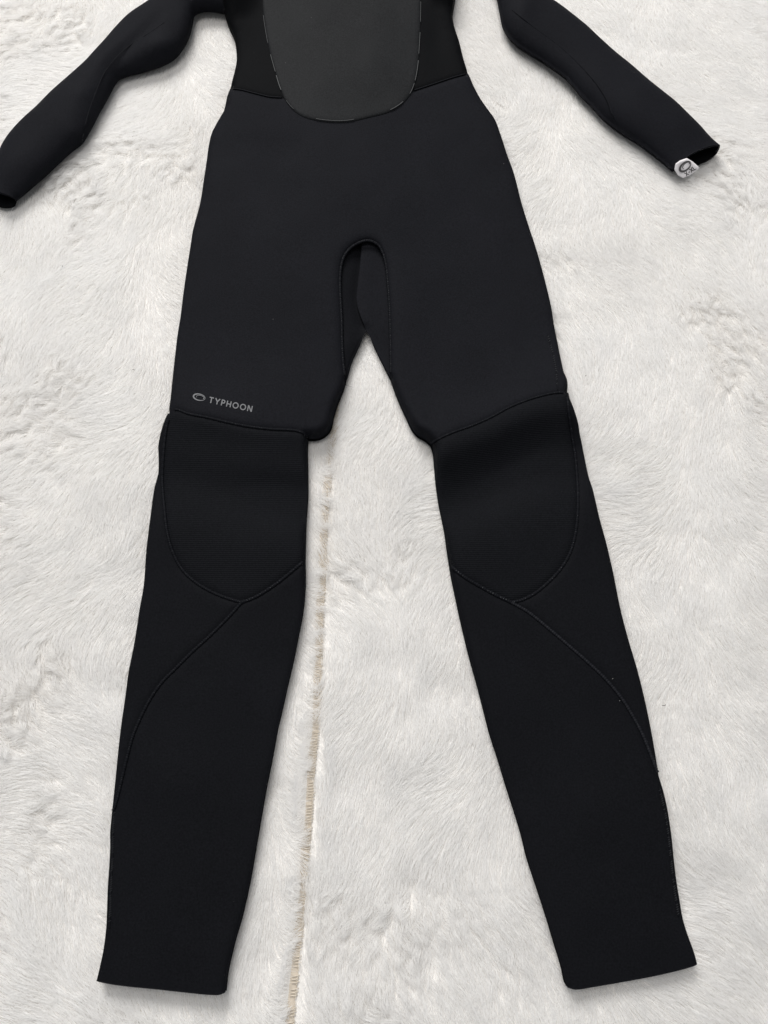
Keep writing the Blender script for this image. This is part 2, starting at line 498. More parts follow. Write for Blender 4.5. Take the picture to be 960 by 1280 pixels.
body_poly = chain(C['WAIST_L'], C['WAIST_M'], C['WAIST_R'], R_('R_HIP'), R_('KSEAM_R'), R_('R_THIGH_IN'), R_('ARCH'), R_('L_THIGH_IN'), R_('L_LIP'), R_('KSEAM_L'), R_('L_HIP'))
panel('front_panel', body_poly, M_BODY, h_body, [C['L_HIP'], C['R_HIP'], C['L_LIP'], C['L_THIGH_IN'], C['R_THIGH_IN']], [C['ARCH'][6:-6], C['KSEAM_L'][9:]])['label'] = 'matt black jersey front from waist to knees'
mid = np.array([unproj([(430, -104)], EDGE_Z)[0], unproj([(430, 124)], EDGE_Z)[0]])
up_poly = chain(C['WAIST_L'], C['WAIST_M'], C['WAIST_R'], C['R_TORSO'], C['SHOULDERS'], C['L_TORSO'])
panel('upper_torso', up_poly, M_SIDE, h_plain, [C['L_TORSO'], C['R_TORSO'], C['SHOULDERS']])['label'] = 'darker black stretch sides beside the chest panel'

ch_line = C['CHEST']
chest_poly = np.vstack([ch_line, resample(np.array([ch_line[-1], ch_line[0]]), 0.004)[1:-1]])


def h_chest(P):
    d = seg_dist(P, [ch_line])
    return height(P, groove=False) + 0.0006 + 0.0014 * np.sqrt(np.clip(1 - (1 - np.clip(d / 0.006, 0, 1))**2, 0, 1)) + 0.003 * np.clip(d / 0.06, 0, 1)


panel('chest_panel', chest_poly, M_CHEST, h_chest, [], [ch_line])['label'] = 'dark grey smooth rubber chest panel with rounded lower end'

panel('knee_pad', chain(C['KSEAM_L'], R_('L_KNEE_IN'), R_('KIN_L'), R_('KOUT_L')), M_KNEE, h_plain, [C['L_KNEE_IN'], C['L_KNEE']])['label'] = 'ribbed black knee pad below the printed logo'
panel('knee_pad', chain(C['KSEAM_R'], C['KOUT_R'], C['KIN_R'], R_('R_KNEE_IN')), M_KNEE, h_plain, [C['R_KNEE_IN'], C['R_KNEE']])['label'] = 'ribbed black knee pad with bright ridge under its slanting seam'
panel('calf_panel', chain(C['L_KNEE'], R_('CALF_L'), R_('KOUT_L')), M_SHIN, h_plain, [C['L_KNEE']])
panel('calf_panel', chain(C['KOUT_R'], C['CALF_R'], C['R_KNEE']), M_SHIN, h_plain, [C['R_KNEE']])
panel('shin_panel', chain(C['KIN_L'], R_('L_CALF_IN'), R_('L_HEM'), R_('L_ANKLE'), R_('CALF_L')), M_SHIN, h_plain, [C['L_CALF_IN'], C['L_ANKLE']], [C['L_HEM']])
panel('shin_panel', chain(C['CALF_R'], R_('R_ANKLE'), R_('R_HEM'), R_('R_CALF_IN'), R_('KIN_R')), M_SHIN, h_plain, [C['R_CALF_IN'], C['R_ANKLE']], [C['R_HEM']])

# inside of the crotch: two inner-thigh gussets meeting in a fold
FOLD = [(453, 296), (452, 312), (449, 340), (445.5, 372), (447, 385), (452, 400), (458, 413.5)]
fold = S(FOLD, 0.0055)
C['GUS_L'], C['GUS_R'] = S(GUS_L, 0.0055), S(GUS_R, 0.0055)
arch_out = unproj(spline([(426, 480), (422, 455), (421, 425), (420, 400), (418, 360), (419, 333), (425, 314), (437, 301), (453, 296)]), EDGE_Z)
arch_out_r = unproj(spline([(453, 296), (467, 297), (480, 305), (488, 326), (491, 355), (493, 385), (494, 420), (494.5, 450), (493.5, 478)]), EDGE_Z)


def h_gus_l(P):
    d = seg_dist(P, [fold]); e2 = seg_dist(P, [C['GUS_L']])
    return 0.0055 - 0.0028 * np.exp(-(d / 0.006)**2) * smooth(0.0, 0.012, e2) + 0.0055 * smooth(0, 0.03, d) * np.sqrt(np.clip(e2 / 0.012, 0, 1))


def h_gus_r(P):
    d = seg_dist(P, [fold]); e2 = seg_dist(P, [C['GUS_R']])
    return 0.0055 + 0.0030 * smooth(0.0, 0.012, e2) * np.exp(-(d / 0.02)**2) + 0.0008 * np.sqrt(np.clip(d / 0.012, 0, 1)) * np.sqrt(np.clip(0.1 + e2 / 0.012, 0, 1))


panel('inner_thigh_gusset', np.vstack([arch_out, fold[1:], R_('GUS_L')[1:]]), M_SHIN, h_gus_l, [C['GUS_L']], rings=(0.0015, 0.004), grid=0.004)
panel('inner_thigh_gusset', np.vstack([arch_out_r, R_('GUS_R'), fold[::-1][1:-1]]), M_BODY, h_gus_r, [C['GUS_R'], fold], rings=(0.0015, 0.004), grid=0.004)

# back of the suit, the layer that lies on the rug
C['GUS_L'][-12:, 1] += np.linspace(0, 0.006, 12); C['GUS_R'][:12, 1] += np.linspace(0.006, 0, 12)
back_poly = chain(C['L_TORSO'], C['L_HIP'], C['L_KNEE'], C['L_ANKLE'], C['L_HEM'], C['L_CALF_IN'], C['L_KNEE_IN'], C['L_LIP'], C['L_THIGH_IN'], C['GUS_L'], C['GUS_R'],
                  C['R_THIGH_IN'], C['R_KNEE_IN'], C['R_CALF_IN'], C['R_HEM'], C['R_ANKLE'], C['R_KNEE'], C['R_HIP'], C['R_TORSO'], C['SHOULDERS'])


def h_back(P):
    d = seg_dist(P, [np.vstack([back_poly, back_poly[:1]])])
    return 0.0018 + 0.001 * np.clip(d / 0.01, 0, 1)


panel('back_panel', back_poly, M_SIDE, h_back, [], [C['L_HEM'], C['R_HEM']], grid=0.02, rings=(0.003,))

# ------------------------------------------------------------------ sleeves
SL_LOW = [(20, 249), (31, 240), (45, 228), (60, 215), (75, 200.5), (90, 187), (103, 177), (111, 165), (118, 152), (124, 140), (131, 128), (138, 115), (145, 102), (150, 96.5), (160, 92.5), (175, 89), (190, 84.5), (205, 79), (220, 70), (230, 58), (237.5, 43), (241, 30), (243, 19), (248, 13.5), (262, 12), (280, 15)]
SL_END = [(280, 15), (300, 6), (322, -40), (326, -100)]
SL_UP = [(326, -100), (290, -72), (262, -50), (235, -29), (212, -11), (195, 0), (180, 10), (160, 23), (145, 38), (130, 55), (118, 68), (105, 82), (85, 100), (65, 118), (45, 138), (30, 152), (15, 168), (5, 182), (-2, 196), (-9, 212), (-16, 234)]
SL_HEM = [(-16, 234), (-8, 239), (2, 241.5), (11, 243.5), (20, 249)]
SL_HEMB = [(-16, 234), (-11, 250), (-2, 257), (9, 258.5), (17, 256), (20, 249)]
SR_LOW = [(840, 212), (830, 203.5), (815, 191.5), (800, 180.5), (780, 168), (765, 157.5), (752, 146.5), (740, 133), (727, 120), (715, 106), (705, 95.5), (690, 84.5), (675, 74.5), (660, 65.5), (645, 55.5), (635, 45.5), (627.5, 32), (624, 15), (621, 0), (617, -18), (602, -32), (576, -40)]
SR_END = [(576, -40), (552, -60), (540, -112)]
SR_UP = [(540, -112), (590, -82), (632, -46), (660, -20), (682, -2), (700, 10), (715, 21.5), (733, 35.5), (750, 52), (770, 70), (790, 86.5), (810, 104), (830, 120), (845, 132.5), (860, 147), (875, 161), (888, 174), (900, 184)]
SR_HEM = [(900, 184), (888, 185.5), (875, 189), (862, 195), (851, 202.5), (840, 212)]
SR_HEMB = [(900, 184), (896, 191), (886, 199), (872, 205), (855, 211), (840, 212)]
SZ = 0.010


def make_sleeve(low, end, up, hem, hemb, bumps, label):
    low, up = unproj(spline(low), SZ), unproj(spline(up), SZ)
    end = unproj(spline(end), SZ)
    hp = spline(hem)
    th = np.linspace(0, math.pi, len(hp))
    hemf = unproj(hp, SZ + 0.010 * np.sin(th)**0.7)
    hemf[0], hemf[-1] = up[-1], low[0]

    def h(P):
        d = seg_dist(P, [low, up])
        q = np.clip(d / 0.034, 0, 1)
        prof = np.sqrt(np.clip(1 - (1 - q)**2.1, 0, 1))
        px = proj(P, 0.02)
        z = SZ + 0.0185 * prof + (0.0014 * n_a(P) + 0.0008 * n_b(P)) * prof
        for (cx, cy, sx, sy, rot, amp) in bumps:
            z = z + amp * gauss(px, cx, cy, sx, sy, rot) * prof
        dh = seg_dist(P, [hemf])
        z = z - 0.006 * np.exp(-(dh / 0.03)**2) * prof
        return z
    poly = np.vstack([low, end[1:], up[1:], hemf[1:-1]])
    s = panel('sleeve', poly, M_BODY, h, [low, up], [hemf], grid=0.006)
    s['label'] = label
    hb = unproj(spline(hemb), 0.004)
    def inset(l, r):
        t_ = np.gradient(l, axis=0); t_ /= np.linalg.norm(t_, axis=1)[:, None]
        nn = np.stack([-t_[:, 1], t_[:, 0]], 1)
        if not inside(l[len(l) // 2:len(l) // 2 + 1] + nn[len(l) // 2] * 0.01, poly)[0]:
            nn = -nn
        return l + nn * r
    lowb, upb = inset(low, 0.010), inset(up, 0.004)
    hb[0], hb[-1] = up[-1], low[0]
    polyb = np.vstack([lowb[4:], end[4:-4], upb[:-4], hb[1:-1]])
    panel('sleeve_lining', polyb, M_SIDE, lambda P: 0.004 + 0.0 * P[:, 0], [], [hb], grid=0.02, rings=(0.003,), parent=s)
    return s, h, hemf


sleeve_l, h_sl, hem_sl = make_sleeve(SL_LOW, SL_END, SL_UP, SL_HEM, SL_HEMB,
    [(205, 62, 26, 11, -0.35, 0.006), (165, 62, 45, 6, -0.75, -0.005), (128, 95, 14, 40, 0.5, 0.003), (118, 130, 8, 26, 0.45, -0.004), (92, 175, 16, 10, -0.7, 0.004), (236, 20, 10, 40, 0.2, 0.004)],
    'sleeve lying at an angle with a bent elbow')
sleeve_r, h_sr, hem_sr = make_sleeve(SR_LOW, SR_END, SR_UP, SR_HEM, SR_HEMB,
    [(650, 20, 14, 30, 0.5, 0.004), (700, 62, 40, 6, 0.65, -0.0025), (760, 150, 16, 8, 0.7, -0.003), (800, 130, 30, 16, 0.7, 0.002)],
    'sleeve with a white size label at its cuff')


# ------------------------------------------------------------------ seams and stitching
def drape(px_pts, hfun, it=3):
    """photo points onto the cloth surface"""
    z = np.full(len(px_pts), 0.012)
    for _ in range(it):
        xy = unproj(px_pts, z)
        z = hfun(xy)
    return np.column_stack([unproj(px_pts, z), z])


def tube(name, P, r, mat, parent, sides=8, flat=0.6, lift=0.0, bumpy=0.0):
    V, F = [], []
    n = len(P)
    for i in range(n):
        t = P[min(i + 1, n - 1)] - P[max(i - 1, 0)]
        t /= np.linalg.norm(t) + 1e-12
        sd = np.cross(t, (0, 0, 1.0)); sd /= np.linalg.norm(sd) + 1e-12
        up = np.cross(sd, t)
        taper = 1.0 + bumpy * math.sin(i * 2.1) + bumpy * 0.5 * math.sin(i * 0.7)
        for k in range(sides):
            a = 2 * math.pi * k / sides
            V.append(P[i] + sd * math.cos(a) * r * taper + up * (math.sin(a) * r * flat * taper + lift))
    for i in range(n - 1):
        for k in range(sides):
            a, b2 = i * sides + k, i * sides + (k + 1) % sides
            F.append((a, b2, b2 + sides, a + sides))
    F.append(tuple(range(sides))[::-1]); F.append(tuple(range((n - 1) * sides, n * sides)))
    return mesh_obj(name, V, F, mat, parent)


def stitches(name, P, pitch, half, r, mat, parent, lift, slant=0.5, keep=1.0, offset=0.0):
    """a row of short slanting threads"""
    Q = resample(P, pitch)
    V, F = [], []
    for i in range(1, len(Q) - 1):
        if random.random() > keep:
            continue
        t = Q[i + 1] - Q[i - 1]; t /= np.linalg.norm(t)
        sd = np.cross(t, (0, 0, 1.0)); sd /= np.linalg.norm(sd)
        c = Q[i] + sd * (offset + random.uniform(-0.1, 0.1) * half)
        d = sd * half + t * half * slant * random.uniform(0.7, 1.3)
        pts = [c - d + np.array((0, 0, lift * 0.2)), c + np.array((0, 0, lift)), c + d + np.array((0, 0, lift * 0.2))]
        b0 = len(V)
        ax = d / np.linalg.norm(d); s2 = np.cross(ax, (0, 0, 1.0)); s2 /= np.linalg.norm(s2)
        for p in pts:
            for a in (0, 2.094, 4.189):
                V.append(p + s2 * r * math.cos(a + 1.57) + np.array((0, 0, 1.0)) * r * math.sin(a + 1.57))
        for s in (0, 3):
            for k in range(3):
                F.append((b0 + s + k, b0 + s + (k + 1) % 3, b0 + s + 3 + (k + 1) % 3, b0 + s + 3 + k))
        F.append((b0 + 2, b0 + 1, b0)); F.append((b0 + 6, b0 + 7, b0 + 8))
    o = mesh_obj(name, V, F, mat, parent)
    o['kind'] = 'stuff'
    return o


def seam(pts, r=0.0011, stitch=True, hf=None, keep=1.0, trim=(0, 0), half=0.0011, mat=None, lift=0.0, thread=None):
    sp = spline(pts)
    n = len(sp)
    sp = sp[trim[0]:n - trim[1]]
    P = drape(sp, hf or h_plain)
    P = resample(P, 0.0008)
    o = tube('seam', P, r, mat or M_SEAM, suit, lift=0.0004 + lift, bumpy=0.22, flat=0.75)
    if stitch:
        stitches('stitching', P, 0.0030 if thread else 0.0019, half, 0.0004 if thread else 0.00032, thread or M_THREAD, o, r * 0.6 + 0.0006 + lift, keep=keep * (0.8 if thread else 1))
    return o


seam(WAIST_L, 0.0009, False, trim=(2, 0))
seam(WAIST_R, 0.0009, False, trim=(0, 2))
seam(KIN_L, 0.0018, keep=0.8, trim=(0, 3), thread=M_MIDTHREAD)
seam(KIN_R, 0.0019, trim=(0, 3), thread=M_BRIGHT)
seam(KOUT_L, 0.0017, keep=0.5, trim=(5, 0))
seam(KOUT_R, 0.0017, keep=0.6, trim=(4, 0), thread=M_MIDTHREAD)
seam(CALF_L, 0.0017, keep=0.7, trim=(0, 3))
seam(CALF_R, 0.0018, keep=0.12, trim=(0, 3), mat=M_RIDGE_SHINE)
seam(KSEAM_L, 0.0014, keep=0.3, trim=(5, 2))
seam(KSEAM_R, 0.0013, keep=0.6, trim=(2, 3))
seam(ARCH, 0.0018, hf=h_body, keep=0.9, thread=M_MIDTHREAD, trim=(6, 5))
seam([(684.5, 418), (690.5, 440), (695, 462), (697, 488)], 0.0006, half=0.0010, thread=M_MIDTHREAD)
seam([(144, 1000), (141.5, 1040), (140.5, 1080), (138.5, 1120), (137, 1160)], 0.0006, keep=0.8)
seam([(824, 985), (832, 1020), (837, 1060), (842, 1105), (848, 1145)], 0.0006, keep=0.8)
# pale glue line round the chest panel, showing in stretches
chest_sp = spline(CHEST)
chest_edge = drape(chest_sp, lambda P: height(P, groove=False))
chest_edge[:, 2] += 0.0022
for (x_a, y_a), (x_b, y_b), rr in (((330, 22), (335, 56), 0.0003), ((338, 70), (345, 92), 0.0004), ((346, 96), (352, 115), 0.0006), ((358, 127), (368, 138), 0.00025),
                                   ((396, 150), (443, 151), 0.00045), ((488, 139), (504, 129), 0.00055), ((512, 119), (518, 106), 0.0004), ((519, 102), (523, 78), 0.00045),
                                   ((523.5, 70), (525, 42), 0.00035), ((525.5, 30), (526, 4), 0.0003)):
    i_a = int(np.argmin(np.hypot(chest_sp[:, 0] - x_a, chest_sp[:, 1] - y_a))); i_b = int(np.argmin(np.hypot(chest_sp[:, 0] - x_b, chest_sp[:, 1] - y_b)))
    tube('edge_trim', resample(chest_edge[i_a:i_b + 1], 0.002), rr, M_PALE_EDGE, suit, sides=6)
# sleeve underarm seam lines
for pts, hf, sl in (([(205, 28), (185, 42), (163, 56), (145, 72), (130, 92), (118, 120), (108, 150), (103, 176)], h_sl, sleeve_l),
                    ([(640, 12), (665, 32), (700, 58), (735, 92), (757, 122), (768, 150)], h_sr, sleeve_r)):
    tube('seam', resample(drape(spline(pts), hf), 0.002), 0.0005, M_SEAM, sl, lift=0.0)


# ------------------------------------------------------------------ print and label
def ribbon(V, F, pts2, width, mapf, closed=False):
    P = np.asarray(pts2, float)
    n = len(P)
    b0 = len(V)
    for i in range(n):
        if closed:
            t = P[(i + 1) % n] - P[(i - 1) % n]
        else:
            t = P[min(i + 1, n - 1)] - P[max(i - 1, 0)]
        t = t / (np.linalg.norm(t) + 1e-9)
        nn = np.array((-t[1], t[0]))
        wd = width[i] if hasattr(width, '__len__') else width
        for s in (-1, 1):
            V.append(mapf(P[i] + nn * s * wd / 2))
    for i in range(n if closed else n - 1):
        a, c = b0 + 2 * i, b0 + 2 * ((i + 1) % n)
        F.append((a, c, c + 1, a + 1))


def arc(cx, cy, rx, ry, a0, a1, n=28, rot=0.0):
    a = np.radians(np.linspace(a0, a1, n))
    x, y = rx * np.cos(a), ry * np.sin(a)
    c, s = math.cos(rot), math.sin(rot)
    return np.stack([cx + x * c - y * s, cy + x * s + y * c], 1)


# letters as strokes in a box of height 1
def seg(*p):
    P = np.array(p, float)
    return P


GLYPH = {
    'T': (0.72, [seg((0, .93), (.72, .93)), seg((.36, .93), (.36, 0))]),
    'Y': (0.80, [seg((0.03, 1), (.40, .45)), seg((.77, 1), (.40, .45)), seg((.40, .5), (.40, 0))]),
    'P': (0.62, [seg((.08, 0), (.08, 1)), np.vstack([[(.08, .93)], arc(.32, .69, .24, .24, 90, -90, 14), [(.08, .45)]])]),
    'H': (0.76, [seg((.08, 0), (.08, 1)), seg((.68, 0), (.68, 1)), seg((.08, .5), (.68, .5))]),
    'O': (0.98, [arc(.49, .5, .43, .44, 0, 360, 30)]),
    'N': (0.80, [seg((.08, 0), (.08, 1)), seg((.10, .97), (.70, .03)), seg((.72, 0), (.72, 1))]),
    'X': (0.74, [seg((.04, 0), (.70, 1)), seg((.70, 0), (.04, 1))]),
    'L': (0.58, [seg((.08, 1), (.08, 0)), seg((.08, .07), (.55, .07))]),
    '-': (0.46, [seg((.06, .42), (.40, .42))]),
}


def densify(P):
    return resample(np.asarray(P, float), 0.12)


def text_print(word, org, ang, cap, gap, stroke, surf, mat, parent, stretch=1.0, name='printed_letter', shear=0.0):
    u = np.array((math.cos(ang), math.sin(ang))); v = np.array((math.sin(ang), -math.cos(ang)))
    x = 0.0
    for ch in word:
        adv, strokes = GLYPH[ch]
        V, F = [], []

        def mapf(q, x=x):
            p = np.array(org) + u * (x + q[0] * stretch + shear * q[1]) * cap + v * q[1] * cap
            return surf(p)
        for s in strokes:
            ribbon(V, F, densify(s), stroke, mapf)
        # lift overlapping strokes a hair apart
        mesh_obj(name, V, F, mat, parent, False)
        x += adv * stretch + gap


def surf_on(hf, up):
    def f(p):
        q = drape(np.array([p]), hf)[0]
        return (q[0], q[1], q[2] + up)
    return f


sf = surf_on(h_body, 0.0006)
ANG = math.radians(12.2)
text_print('TYPHOON', (260.8, 503.6), ANG, 7.5, 0.28, 0.185, sf, M_PRINT, suit)


def logo(cx, cy, rx, ry, rot, sfun, mat, parent, wmul=1.0, flip=1):
    V, F = [], []
    a = np.linspace(0, 360, 49)[:-1]
    P = arc(cx, cy, rx, ry, 0, 352.5, 48, rot)
    # the ring swells towards its far-left end, like a turning wave
    wd = ry * (0.30 + 0.16 * np.cos(np.radians(a - 180 * flip))) * wmul
    ribbon(V, F, P, wd, sfun, True)
    mesh_obj('printed_emblem', V, F, mat, parent, False)
    V, F = [], []
    c, s = math.cos(rot), math.sin(rot)
    ox, oy = rx * 0.16 * flip, -ry * 0.05
    P = arc(cx + ox * c - oy * s, cy + ox * s + oy * c, rx * 0.66, ry * 0.58, 150, 395, 36, rot)
    ribbon(V, F, P, ry * 0.22 * wmul * np.linspace(0.5, 1.1, 36), lambda p: tuple(np.array(sfun(p)) + (0, 0, 0.00015)))
    mesh_obj('printed_emblem', V, F, mat, parent, False)


logo(249.3, 496.8, 7.4, 3.9, math.radians(12), sf, M_PRINT, suit)

# white size label folded over the cuff edge
TAG = [(843.2, 211.5), (844.5, 204.5), (850, 200.5), (858.5, 197.6), (866, 202), (874.5, 209.5), (869, 214), (861, 219.5), (854, 222), (847.5, 218.5)]
tg = np.vstack([np.linspace(TAG[i], TAG[(i + 1) % len(TAG)], 5, endpoint=False) for i in range(len(TAG))])


def h_tag_px(px):
    # high where it is sewn to the front cuff, curling down to the rug
    a = np.clip(((px[:, 0] - 846) * 0.30 + (px[:, 1] - 197) * 0.95) / 26.0, 0, 1)
    return 0.0245 - 0.0175 * a


tri_pts = np.vstack([tg] + [tg.mean(0) + (tg - tg.mean(0)) * f for f in (0.75, 0.5, 0.25)] + [tg.mean(0)[None]])
vo, eo, fo, ov, oe, of = delaunay_2d_cdt([Vector(p) for p in tri_pts], [(i, (i + 1) % len(tg)) for i in range(len(tg))], [], 1, 1e-6)
tpx = np.array([tuple(v) for v in vo])
tz = h_tag_px(tpx) + 0.0006 * np.sin(tpx[:, 0] * 0.5)
V = [(q[0], q[1], zz) for q, zz in zip(unproj(tpx, tz), tz)]
F = [tuple(f) for f in fo]
lowi = {}
bnd = []
for i in range(len(tg)):
    k_ = next(j for j, o in enumerate(ov) if i in o)
    bnd.append(k_)
    lowi[k_] = len(V); V.append((V[k_][0], V[k_][1], V[k_][2] - 0.0007))
for i in range(len(bnd)):
    a_, b_ = bnd[i], bnd[(i + 1) % len(bnd)]
    F.append((a_, lowi[a_], lowi[b_], b_))
tag_o = mesh_obj('size_label', V, F, M_TAG, sleeve_r)
tag_o['label'] = 'white fabric size label with an oval emblem and the letters X-XL'


def tag_surf(p):
    p = np.array([p], float)
    z = h_tag_px(p)
    q = unproj(p, z)[0]
    return (q[0], q[1], z[0] + 0.0010)


logo(856.4, 208.6, 8.2, 4.5, math.radians(-42), tag_surf, M_TAGPRINT, tag_o, 1.4)
text_print('X-XL', (857.8, 221.3), math.radians(-37), 5.4, 0.12, 0.20, tag_surf, M_TAGPRINT, tag_o)

# ------------------------------------------------------------------ rug
PILE = 0.0042
n_r1, n_r2, n_r3 = Noise(21, 0.22), Noise(22, 0.085), Noise(23, 0.03)
n_c1, n_c2 = Noise(34, 0.11), Noise(35, 0.04)

# the sewn join between two widths of fur
JOIN = [(520, -150), (470, 120), (432, 400), (415, 550), (409, 610), (405, 660), (402, 720), (399, 790), (398, 830), (395, 900), (390, 950), (386, 1010), (382, 1060), (377, 1120), (372, 1180), (366, 1240), (361, 1300), (352, 1420)]
join = unproj(spline(JOIN, 2.0), -0.006)
join = resample(join, 0.003)
js = np.r_[0, np.cumsum(np.linalg.norm(np.diff(join, axis=0), axis=1))]
jpx = proj(join, -0.006)
# how far the pile has parted along the join (0 closed .. 1 bare)
OPEN = np.interp(jpx[:, 1], [530, 552, 565, 600, 628, 640, 655, 700, 712, 745, 752, 770, 785, 800, 830, 840, 850, 905, 925, 960, 1055, 1068, 1098, 1112, 1185, 1195, 1210, 1300],
                 [0.1, 0.5, 0.2, .5, .45, .2, .15, .2, .6, .55, .2, .45, .4, .6, .55, .3, .75, .8, .9, .95, .9, .35, .35, .95, .9, .65, .95, .95])
OPEN = np.clip(OPEN + 0.30 * np.sin(js * 150) * np.sin(js * 61 + 0.6) - 0.06, 0, 1)


def join_info(P):
    d = np.full(len(P), 9.0); o = np.zeros(len(P)); sd = np.ones(len(P))
    near = np.where(np.abs(P[:, 0] - np.interp(P[:, 1], join[::-1, 1], join[::-1, 0])) < 0.05)[0]
    q = P[near]
    best = np.full(len(q), 9.0); bi = np.zeros(len(q), int)
    for i in range(len(join)):
        dd = (q[:, 0] - join[i, 0])**2 + (q[:, 1] - join[i, 1])**2
        up = dd < best
        best[up] = dd[up]; bi[up] = i
    d[near] = np.sqrt(best); o[near] = OPEN[bi]; sd[near] = np.sign(q[:, 0] - join[bi, 0])
    return d, o, sd


# soft creases where the rug has been folded, drawn from the photo
CREASES = [([(664, 165), (668, 220), (676, 262), (684, 305)], 0.0030, 0.010), ([(782, 285), (786, 310), (795, 345)], 0.0025, 0.010), ([(862, 275), (868, 330)], 0.0032, 0.012),
           ([(900, 290), (898, 420)], 0.0022, 0.012), ([(720, 318), (750, 326), (772, 315)], 0.0022, 0.009), ([(40, 590), (62, 585), (80, 605), (84, 625)], 0.0035, 0.011), ([(30, 620), (60, 632), (75, 640)], 0.0035, 0.010),
           ([(75, 490), (100, 505), (118, 540), (118, 580)], 0.0030, 0.013), ([(740, 440), (730, 520)], 0.002, 0.012), ([(940, 640), (905, 690), (890, 740)], 0.0030, 0.016), ([(770, 470), (830, 455), (850, 440)], 0.002, 0.012),
           ([(440, 880), (470, 950), (520, 1010)], 0.002, 0.014), ([(860, 560), (900, 540), (945, 545)], 0.0022, 0.014), ([(20, 1010), (70, 1040), (100, 1090)], 0.003, 0.016), ([(160, 40), (80, 60), (20, 90)], 0.002, 0.014),
           ([(720, 30), (800, 48), (880, 60)], 0.0025, 0.013), ([(880, 930), (900, 990), (890, 1050)], 0.002, 0.016)]
CR = [(unproj(spline(p, 6.0), -0.003), dp, wd) for p, dp, wd in CREASES]


def tousle(P):
    return smooth(0.20, 0.80, n_c1(P) * 0.75 + n_c2(P) * 0.45)


def rug_z(P, info=None):
    """top of the dense underfur"""
    z = -0.0046 + 0.0022 * n_r1(P) + 0.0013 * n_r2(P) + (0.0004 + 0.0006 * smooth(0.55, 0.15, P[:, 1])) * n_r3(P)
    z = z - 0.0026 * tousle(P) * (0.6 + 0.8 * n_c2(P)**2)
    for ln, dp, wd in CR:
        lo, hi = ln.min(0) - 3 * wd, ln.max(0) + 3 * wd
        k = np.where((P[:, 0] > lo[0]) & (P[:, 0] < hi[0]) & (P[:, 1] > lo[1]) & (P[:, 1] < hi[1]))[0]
        if len(k):
            d = seg_dist(P[k], [ln])
            e_ = np.minimum(np.hypot(*(P[k] - ln[0]).T), np.hypot(*(P[k] - ln[-1]).T))
            z[k] -= 0.42 * dp * np.exp(-(d / (wd * 1.1))**2) * smooth(0.0, 0.03, e_) * (1 + 0.5 * n_r3(P[k]))
    d, o, sd = info if info is not None else join_info(P)
    return z - (0.0010 + 0.0020 * o) * np.exp(-(d / 0.0065)**3)


RX, RY0, RY1 = 0.98, -0.58, 1.50
NX, NY = 490, 520
gx, gy = np.meshgrid(np.linspace(-RX, RX, NX), np.linspace(RY0, RY1, NY))
G = np.stack([gx.ravel(), gy.ravel()], 1)
rv = np.column_stack([G, rug_z(G)]).astype(np.float32)
ii = np.arange(NX * NY).reshape(NY, NX)
quads = np.stack([ii[:-1, :-1], ii[:-1, 1:], ii[1:, 1:], ii[1:, :-1]], -1).reshape(-1, 4)
me = bpy.data.meshes.new('rug')
me.vertices.add(len(rv)); me.vertices.foreach_set('co', rv.ravel())
me.loops.add(quads.size); me.loops.foreach_set('vertex_index', quads.ravel().astype(np.int32))
me.polygons.add(len(quads)); me.polygons.foreach_set('loop_start', np.arange(0, quads.size, 4, dtype=np.int32))
me.polygons.foreach_set('use_smooth', np.ones(len(quads), bool))
me.update(calc_edges=True)
M_BASE = plain('dense_underfur', (0.72, 0.70, 0.67), 0.95)
me.materials.append(M_BASE)
rug = link(bpy.data.objects.new('rug', me))
rug['kind'] = 'structure'
rug['label'] = 'white faux fur rug with a beige sewn seam down the middle'


def strip(name, path, half, z, mat, parent):
    V, F = [], []
    zr = rug_z(path)
    for i in range(len(path)):
        t = path[min(i + 1, len(path) - 1)] - path[max(i - 1, 0)]
        t /= np.linalg.norm(t); nn = np.array((-t[1], t[0]))
        w_ = half * (0.9 + 0.25 * math.sin(i * 0.37) * math.sin(i * 0.11 + 1))
        a, c = path[i] + nn * w_, path[i] - nn * w_
        V += [(a[0], a[1], zr[i] + z - 0.0014), (path[i][0], path[i][1], zr[i] + z), (c[0], c[1], zr[i] + z - 0.0014)]
    for i in range(len(path) - 1):
        for k in (0, 1):
            F.append((3 * i + k, 3 * i + 3 + k, 3 * i + 4 + k, 3 * i + 1 + k))
    return mesh_obj(name, V, F, mat, parent)


jstrip = strip('seam_strip', join, 0.0064, 0.0014, M_BACKING, rug)
jstrip['label'] = 'beige woven seam showing between two widths of fur'
jp3 = np.column_stack([join, rug_z(join) + 0.0016])
stitches('stitching', jp3, 0.0026, 0.0036, 0.00045, M_SEWN, jstrip, 0.0009, slant=0.25, keep=0.82, offset=-0.0014)
stitches('stitching', jp3 + np.array((0.0030, 0, 0.0002)), 0.0018, 0.0008, 0.0004, M_SEWN, jstrip, 0.0006, slant=1.2, keep=0.8)

